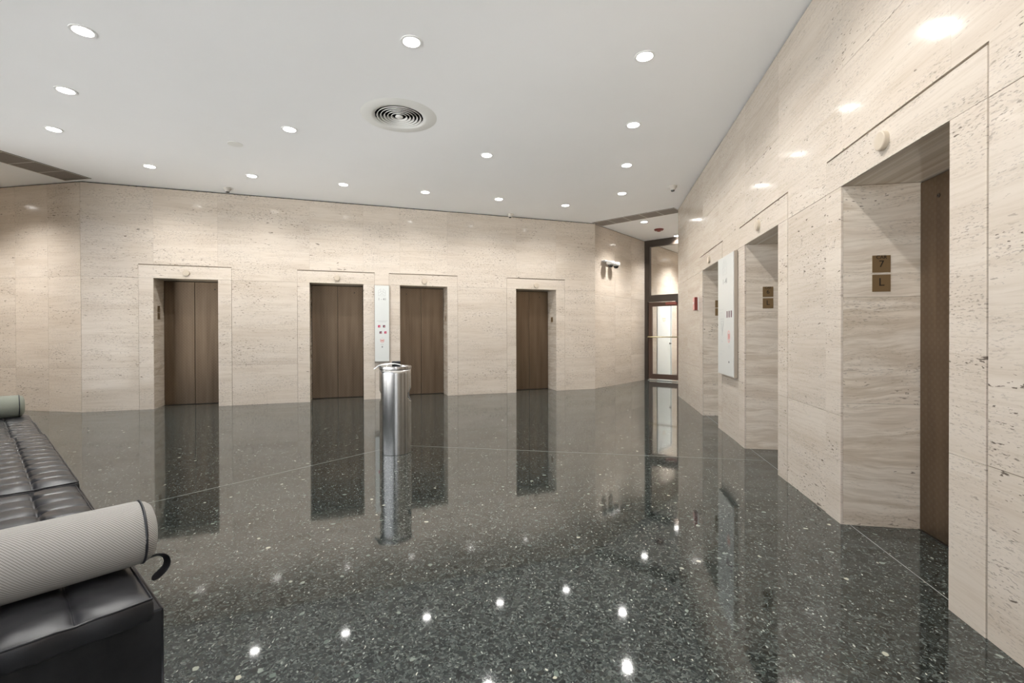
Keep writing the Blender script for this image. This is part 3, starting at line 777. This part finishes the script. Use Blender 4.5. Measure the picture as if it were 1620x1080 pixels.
grille((-6.385, 7.108), (-6.385 + uR[0] * 2.15, 7.108 + uR[1] * 2.15), (-.470, .075), 6, 'brown slotted ceiling grille at the left corner of the hall')
grille((1.727, 10.022), (3.075, 8.850), (.262, .301), 5, 'brown slotted ceiling grille in front of the glazed door passage')

# ------------------------------------------------------------------ glazed door and transom
FD = frame(Es, (uS[1], -uS[0]))          # x runs across the passage, y away from the hall
WD = 1.82
S_root = empty('door_8', FD); tag(S_root, 'glazed door with brown metal frame and brass push bar', 'door', kind='structure')
def bx(name, mat, x0, x1, y0, y1, z0, z1, parent, bev=.003):
    bm = bmesh.new(); box(bm, x0, x1, y0, y1, z0, z1); o = link(name, bm, mat, parent); add_bevel(o, bev); return o
# leaf
bm = bmesh.new()
box(bm, .095, .188, -.02, .03, .045, 1.985); box(bm, .83, .925, -.02, .03, .045, 1.985); box(bm, .188, .83, -.02, .03, .045, .165); box(bm, .188, .83, -.02, .03, 1.88, 1.985)
leaf = link('door_leaf', bm, M['leaf_bronze'], S_root)
bx('glass_pane', M['glass'], .186, .832, .002, .008, .163, 1.882, leaf, 0)
bm = bmesh.new(); tube(bm, [(.10, -.075, 1.105), (.92, -.075, 1.105)], .013, 12); tube(bm, [(.115, -.075, 1.105), (.115, -.018, 1.105)], .009, 10); tube(bm, [(.905, -.075, 1.105), (.905, -.018, 1.105)], .009, 10)
link('push_bar', bm, M['rod'], leaf, smooth=True)
bx('door_closer', M['red_dark'], .56, .84, -.075, -.021, 1.905, 1.965, leaf, .006)
bx('door_closer_arm', M['black'], .80, .90, -.05, -.03, 1.97, 1.992, leaf, .002)
# fixed frame
W_root = empty('window_1', FD); tag(W_root, 'dark bronze glazing frame with clear transom pane above the door', 'window', kind='structure')
bm = bmesh.new()
box(bm, 0, .14, -.045, .055, 2.17, 3.40); box(bm, 0, .088, -.045, .055, 0.0, 2.0); box(bm, 0, WD, -.045, .055, 3.40, H_CEIL - .004); box(bm, 0, WD, -.045, .055, 1.995, 2.17)
box(bm, .932, 1.0, -.045, .055, 0, 1.995); box(bm, 1.74, WD, -.045, .055, 0, 3.40); box(bm, .93, 1.0, -.045, .055, 2.17, 3.4)
link('window_frame', bm, M['frame_bronze'], W_root)
bx('glass_pane', M['glass'], .138, .932, .0, .006, 2.168, 3.402, W_root, 0)
bx('glass_pane', M['glass'], .998, 1.742, .0, .006, 2.168, 3.402, W_root, 0); bx('glass_pane', M['glass'], .998, 1.742, .0, .006, .1, 1.998, W_root, 0)
bx('threshold', M['strip'], .088, .932, -.06, .06, 0.0005, .012, W_root, .002)

# painted door in the wall beyond
P_root = empty('door_9', FS @ Matrix.Translation((3.33, 0, 0))); tag(P_root, 'white painted door with gold sign, seen through the glazed door', 'door', kind='structure')
bx('door_frame', M['white_paint'], 0, .035, -.02, .06, 0, 2.04, P_root); bx('door_frame', M['white_paint'], .975, 1.01, -.02, .06, 0, 2.04, P_root); bx('door_frame', M['white_paint'], .035, .975, -.02, .06, 2.0, 2.04, P_root)
dl = bx('door_leaf', M['white_paint'], .042, .968, .0, .04, .008, 1.992, P_root)
bm = bmesh.new(); tube(bm, [(.89, 0, .91), (.89, -.05, .91), (.78, -.05, .905)], .011, 10); lathe(bm, [(.026, 0), (.026, -.008)], 20, axis='Y', center=(.89, 0, .91))
link('door_handle', bm, M['chrome'], dl)
bm = bmesh.new()
box(bm, -.12, .12, -.003, .001, -.008, .004); box(bm, -.07, .07, -.003, .001, -.045, -.032)
for a, b in (((-.12, .03), (-.03, .10)), ((.12, .03), (.03, .10)), ((-.03, .03), (.03, .03))):
    box(bm, min(a[0], b[0]), max(a[0], b[0]), -.003, .001, .035, .05)
link('door_sign', bm, M['gold'], dl, loc=(.49, 0, 1.57))
for z in (.3, 1.05, 1.75): bx('hinge', M['chrome'], .034, .043, -.012, .002, z - .05, z + .05, P_root, .001)

# ------------------------------------------------------------------ steel bin
CAN_P = (-1.19, 4.755); HC = .877; RC = .157
root = empty('waste_receptacle', Matrix.Translation((CAN_P[0], CAN_P[1], 0)) @ Matrix.Rotation(math.atan2(-CAN_P[0], CAN_P[1]), 4, 'Z'))
tag(root, 'tall cylindrical brushed steel wipes dispenser bin standing on the terrazzo', 'bin')
bm = bmesh.new(); seg = 96; zs = [0, .004, .10, .25, .40, .50, 0.510, 0.518, 0.526, 0.534, 0.542, 0.550, 0.558, 0.566, 0.574, 0.582, 0.590, 0.598, 0.606, 0.614, 0.622, 0.630, 0.638, 0.646, 0.654, .68, .72, .80, HC - .03]
rings = [[bm.verts.new((RC * math.cos(2 * PI * i / seg), RC * math.sin(2 * PI * i / seg), z)) for i in range(seg)] for z in zs]
def cut(i, k):
    a = (i + .5) * 360 / seg; z = (zs[k] + zs[k + 1]) / 2
    # two hand-sized slots, on the right and left flanks
    ra = min(abs(a - 355), 360 - abs(a - 355)); la = abs(a - 175); q = 1 - ((z - .582) / .062) ** 2
    return q > 0 and min(ra, la) < 33 * math.sqrt(q)
for k in range(len(zs) - 1):
    for i in range(seg):
        if cut(i, k): continue
        bm.faces.new((rings[k][i], rings[k][(i + 1) % seg], rings[k + 1][(i + 1) % seg], rings[k + 1][i]))
body = link('body', bm, M['steel'], root, smooth=True); sm = body.modifiers.new('solid', 'SOLIDIFY'); sm.thickness = .003; sm.offset = -1
bm = bmesh.new(); lathe(bm, [(RC - .02, .012), (RC - .02, .50), (RC - .028, .50), (RC - .028, .02)], 48); link('liner', bm, M['black'], root, smooth=False)
bm = bmesh.new(); lathe(bm, [(RC + .001, HC - .030), (RC + .004, HC - .028), (RC + .004, HC - .004), (RC - .001, HC), (RC - .012, HC - .001), (RC - .02, HC - .012), (.03, HC - .014), (.001, HC - .014)], 72)
lid = link('lid', bm, M['steel'], root, smooth=False); add_bevel(lid, .001)
bm = bmesh.new(); box(bm, -.032, .052, .03, .10, HC - .013, HC + .042); disp = add_bevel(link('dispenser_head', bm, M['black'], root), .004)
bm = bmesh.new(); lathe(bm, [(.012, .027), (.012, .031), (.008, .033)], 20, axis='Z', center=(.01, .06, HC + .012)); link('dispenser_nozzle', bm, M['steel'], disp)
# loose wipe over the rim
bm = bmesh.new(); nx, ny = 26, 10; gv = []
ctrl = [(.055, HC + .010), (.0, HC + .024), (-.05, HC + .027), (-.10, HC + .022), (-.14, HC + .014), (-.165, HC + .008), (-.185, HC - .010), (-.205, HC - .026)]
def cat(t):
    t *= len(ctrl) - 1; i = min(int(t), len(ctrl) - 2); f = t - i; f = f * f * (3 - 2 * f) if False else f
    return (ctrl[i][0] * (1 - f) + ctrl[i + 1][0] * f, ctrl[i][1] * (1 - f) + ctrl[i + 1][1] * f)
for i in range(nx):
    x, z = cat(i / (nx - 1)); wdt = .03 + .045 * math.sin(PI * min(1, i / (nx - 1) * 1.1)) * (1.0 if i < nx * .7 else .55)
    gv.append([bm.verts.new((x + .004 * math.sin(j), -.035 + (j / (ny - 1) - .5) * 2 * wdt, z + .004 * math.sin(j * 1.7 + i * .5) - .003)) for j in range(ny)])
for i in range(nx - 1):
    for j in range(ny - 1): bm.faces.new((gv[i][j], gv[i + 1][j], gv[i + 1][j + 1], gv[i][j + 1]))
w = link('wipe', bm, M['paper'], None, smooth=True); w.matrix_world = root.matrix_world.copy()
md = w.modifiers.new('solid', 'SOLIDIFY'); md.thickness = .0015
tag(w, 'crumpled white wipe draped over the rim of the steel bin', 'tissue')

# ------------------------------------------------------------------ bench with cushions and bolsters
nTi = (.656, .755)    # from the wall into the hall
FBn = Matrix(((uT[0], -nTi[0], 0, 0), (uT[1], -nTi[1], 0, 0), (0, 0, 1, 0), (0, 0, 0, 1)))   # x along bench (away), y towards the wall
Y0 = -.343; WID = .84; ZS = .425; TH = .085
bench = empty('leather_bench', FBn @ Matrix.Translation((1.79, Y0, 0))); tag(bench, 'long black leather bench base along the hall side, below the tufted cushions', 'bench')
LBN = 4.76
bm = bmesh.new(); box(bm, 0, LBN, -.042, WID + .03, .05, ZS - TH); b = link('base', bm, M['leather'], bench); add_bevel(b, .008, 3)
bm = bmesh.new(); box(bm, .03, LBN - .03, -.01, WID, .0005, .05); link('plinth', bm, M['black'], bench)
bm = bmesh.new()
tube(bm, [(.003, -.039, ZS - TH - .002), (.003, WID + .027, ZS - TH - .002)], .004, 8); tube(bm, [(.003, -.039, ZS - TH - .002), (LBN - .003, -.039, ZS - TH - .002)], .004, 8); tube(bm, [(.003, -.039, .055), (.003, -.039, ZS - TH)], .004, 8)
link('piping', bm, M['piping'], b, smooth=True)

def cushion(x0, L, label, lift=0.0, seed=1, zoff=0.0, y_shift=0.0, cols=5, rows=9):
    rnd = random.Random(seed)
    root = empty('seat_cushion', FBn @ Matrix.Translation((x0, Y0 + y_shift, ZS - TH + .001 + zoff))); tag(root, label, 'cushion', 'tufted black leather seat cushions')
    th = TH + lift; bm = bmesh.new()
    gx, gy = rows * 22, cols * 24
    but = []
    plain_end = .30 if seed == 1 else 0.0     # the end under the bolster has only the lengthwise seams
    def hgt(x, y):
        u, v = x * L, y * WID
        ex = min(u, L - u); ey = min(v, WID - v)
        e = 1 - math.exp(-ex / .022); f = 1 - math.exp(-ey / .022)
        top = th - .016 + .020 * min(e, 1) * min(f, 1)
        cu = (u - plain_end) / (L - plain_end) * rows if u > plain_end else None
        cv = v / WID * cols
        dv = abs(cv - round(cv)) * WID / cols if 0 < round(cv) < cols else 1
        s = .010 * math.exp(-(dv / .0065) ** 2) + .006 * math.exp(-(dv / .032) ** 2)
        if cu is not None:
            du = abs(cu - round(cu)) * (L - plain_end) / rows if (0 <= round(cu) < rows) else 1
            s += .0065 * math.exp(-(du / .006) ** 2) + .005 * math.exp(-(du / .028) ** 2)
            if round(cu) < rows: s += .010 * math.exp(-((du ** 2 + dv ** 2) / .018 ** 2))
        wr = .0016 * math.sin(u * 61 + 3 * math.sin(v * 17 + seed)) * math.exp(-(dv / .08) ** 2)
        return top - s * min(1, ex / .03 + .25) * min(1, ey / .03 + .35) + wr
    V = [[None] * (gy + 1) for _ in range(gx + 1)]
    def warp(t, n):   # finer grid close to the edges
        return t
    for i in range(gx + 1):
        for j in range(gy + 1):
            x, y = i / gx, j / gy
            sag = .006 * math.sin(y * cols * PI) ** 2 if i in (0, gx) else 0
            V[i][j] = bm.verts.new((x * L + (-sag if i == 0 else sag), y * WID, hgt(x, y)))
    for i in range(gx):
        for j in range(gy): bm.faces.new((V[i][j], V[i + 1][j], V[i + 1][j + 1], V[i][j + 1]))
    loop = [V[i][0] for i in range(gx)] + [V[gx][j] for j in range(gy)] + [V[i][gy] for i in range(gx, 0, -1)] + [V[0][j] for j in range(gy, 0, -1)]
    cx, cy = L / 2, WID / 2; prev = loop
    rim = [v.co.copy() for v in loop]
    for k, (bul, z) in enumerate(((.003, th * .70), (.004, th * .45), (.003, th * .2), (0, .006), (-.02, 0))):
        cur = []
        for v in loop:
            p = v.co; ox = (1 if p.x > L - .02 else -1 if p.x < .02 else 0); oy = (1 if p.y > WID - .001 else -1 if p.y < .001 else 0)
            cur.append(bm.verts.new((p.x + ox * bul, p.y + oy * bul, z)))
        n = len(loop)
        for a in range(n): bm.faces.new((prev[a], cur[a], cur[(a + 1) % n], prev[(a + 1) % n]))
        prev = cur
    bm.faces.new(prev[::-1])
    bmesh.ops.recalc_face_normals(bm, faces=bm.faces)
    pad = link('leather_pad', bm, M['leather'], root, smooth=True)
    bm = bmesh.new(); tube(bm, [(p.x, p.y, p.z + .001) for p in rim[::6]], .0035, 8, closed=True)
    tube(bm, [(p.x + (.006 if p.x < .02 else 0), p.y, .012) for p in rim[::6]], .003, 8, closed=True)
    link('piping', bm, M['piping'], pad, smooth=True)
    if plain_end:
        bm = bmesh.new()
        for c in range(1, cols): tube(bm, [(u, WID * c / cols, hgt(u / L, c / cols) + .001) for u in [plain_end * k / 24 for k in range(25)]], .0028, 8)
        link('seam_welt', bm, M['piping'], pad, smooth=True)
    bs = bmesh.new()
    for a in range(rows):
        for c in range(1, cols):
            u = plain_end + (L - plain_end) * a / rows; v = WID * c / cols
            if a == 0 and plain_end == 0: continue
            bmesh.ops.create_uvsphere(bs, u_segments=10, v_segments=6, radius=.007, matrix=Matrix.Translation((u, v, hgt(u / L, v / WID) + .001)) @ Matrix.Diagonal((1, 1, .55, 1)))
    link('buttons', bs, M['piping'], pad, smooth=True)
    return root
cushion(1.728, 1.60, 'nearest tufted black leather seat cushion, under the cream bolster', seed=1)
cushion(3.338, 1.78, 'middle tufted black leather seat cushion of the bench', lift=.016, seed=2, y_shift=-.012, rows=12)
cushion(5.13, 1.50, 'farthest tufted black leather seat cushion, under the grey-green bolster', seed=3, rows=10)

def bolster(xc, r, L, y_end, z, mat, label, strap=True):
    root = empty('bolster', FBn @ Matrix.Translation((xc, y_end, z + r))); tag(root, label, 'bolster', 'cylindrical bolsters on the bench')
    prof = [(.004, .0), (r * .55, .002), (r * .80, .010), (r * .93, .024), (r * .985, .040), (r, .062)]
    n = 24
    prof += [(r * (1 + .012 * math.sin(PI * k / n)), .062 + (L - .124) * k / n) for k in range(1, n)]
    prof += [(r, L - .062), (r * .985, L - .04), (r * .93, L - .024), (r * .8, L - .01), (r * .55, L - .002), (.004, L)]
    bm = bmesh.new(); lay = bm.verts.layers.float_vector.new('wc'); seg = 64; rg = []; acc = 0; pr = prof[0]
    for q in prof:
        acc += math.hypot(q[0] - pr[0], q[1] - pr[1]); pr = q; rw = []
        for i in range(seg):
            a = 2 * PI * i / seg; v = bm.verts.new((q[0] * math.cos(a), q[1], q[0] * math.sin(a))); v[lay] = Vector((acc, a * r, 0)); rw.append(v)
        rg.append(rw)
    for A, B in zip(rg, rg[1:]):
        for i in range(seg): bm.faces.new((A[i], A[(i + 1) % seg], B[(i + 1) % seg], B[i]))
    bmesh.ops.recalc_face_normals(bm, faces=bm.faces)
    c = link('cover', bm, mat, root, smooth=True)
    for yy in (.040, L - .040):
        bm = bmesh.new(); tube(bm, [(r * .99 * math.cos(2 * PI * i / 48), yy, r * .99 * math.sin(2 * PI * i / 48)) for i in range(48)], .0042, 8, closed=True); link('end_piping', bm, M['piping'], c, smooth=True)
    if strap:
        bm = bmesh.new(); pts = [(.0, .05, -r - .004), (-.0, .02, -r + .004), (0, -.012, -r + .008), (0, -.034, -r - .008), (0, -.036, -r - .035), (0, -.022, -r - .055), (0, .012, -r - .075)]
        w = .016; a = []
        for i, p in enumerate(pts):
            q0, q1 = pts[max(i - 1, 0)], pts[min(i + 1, len(pts) - 1)]; tn = Vector((0, q1[1] - q0[1], q1[2] - q0[2])).normalized(); nn = Vector((0, -tn.z, tn.y))
            a.append([bm.verts.new(Vector(p) + (Vector((.75, 0, 0)) + nn * .6) * (sx * w)) for sx in (-1, 1)])
        for p, q in zip(a, a[1:]): bm.faces.new((p[0], p[1], q[1], q[0]))
        s = link('strap', bm, M['leather'], c); md = s.modifiers.new('solid', 'SOLIDIFY'); md.thickness = .004; sb = s.modifiers.new('sub', 'SUBSURF'); sb.levels = 2; sb.render_levels = 2
    return root
bolster(1.995, .103, .92, Y0 - .062, ZS + .003, M['weave'], 'cream woven bolster on the nearest end of the bench')
bolster(6.44, .103, .92, Y0 + .03, ZS + .0, M['weave_green'], 'grey-green bolster on the far end of the bench', False)

# ------------------------------------------------------------------ camera and view
cam = bpy.data.cameras.new('camera'); co = bpy.data.objects.new('camera', cam); COL.objects.link(co)
cam.sensor_width = 36; cam.lens = 16.4235; cam.shift_y = -.004906; cam.clip_start = .02
P, r = math.radians(-.3434), math.radians(-.165)
fw = Vector((0, math.cos(P), math.sin(P))); up = Vector((0, -math.sin(P), math.cos(P))); rt = Vector((1, 0, 0))
rt2 = rt * math.cos(r) + up * math.sin(r); up2 = -rt * math.sin(r) + up * math.cos(r)
co.matrix_world = Matrix(((rt2.x, up2.x, -fw.x, 0), (rt2.y, up2.y, -fw.y, 0), (rt2.z, up2.z, -fw.z, CAM_H), (0, 0, 0, 1)))
sc = bpy.context.scene; sc.camera = co
w = bpy.data.worlds.new('world'); sc.world = w; w.use_nodes = True
wn = w.node_tree; g_ = N(wn, 'ShaderNodeTexCoord'); sz = N(wn, 'ShaderNodeSeparateXYZ'); wn.links.new(g_.outputs['Generated'], sz.inputs[0])
wn.links.new(ramp(wn, math_(wn, 'MULTIPLY_ADD', sz.outputs[2], .5, .5), [(.46, (1.0, .985, .965)), (.52, (.42, .44, .47))]), wn.nodes['Background'].inputs[0])   # bright lower half added to light the ceiling from below, soft sky above
wn.nodes['Background'].inputs[1].default_value = 3.15
sc.view_settings.view_transform = 'Standard'; sc.view_settings.look = 'None'; sc.view_settings.gamma = 1; sc.view_settings.use_curve_mapping = False
sc.view_settings.exposure = 1.06
sc.cycles.max_bounces = 12; sc.cycles.diffuse_bounces = 6; sc.cycles.glossy_bounces = 4; sc.cycles.transparent_max_bounces = 8
sc.cycles.sample_clamp_indirect = 6; sc.cycles.use_denoising = True; sc.cycles.blur_glossy = .3
sc.cycles.caustics_reflective = True
sc.cycles.use_adaptive_sampling = True; sc.cycles.adaptive_threshold = .03; sc.cycles.adaptive_min_samples = 16
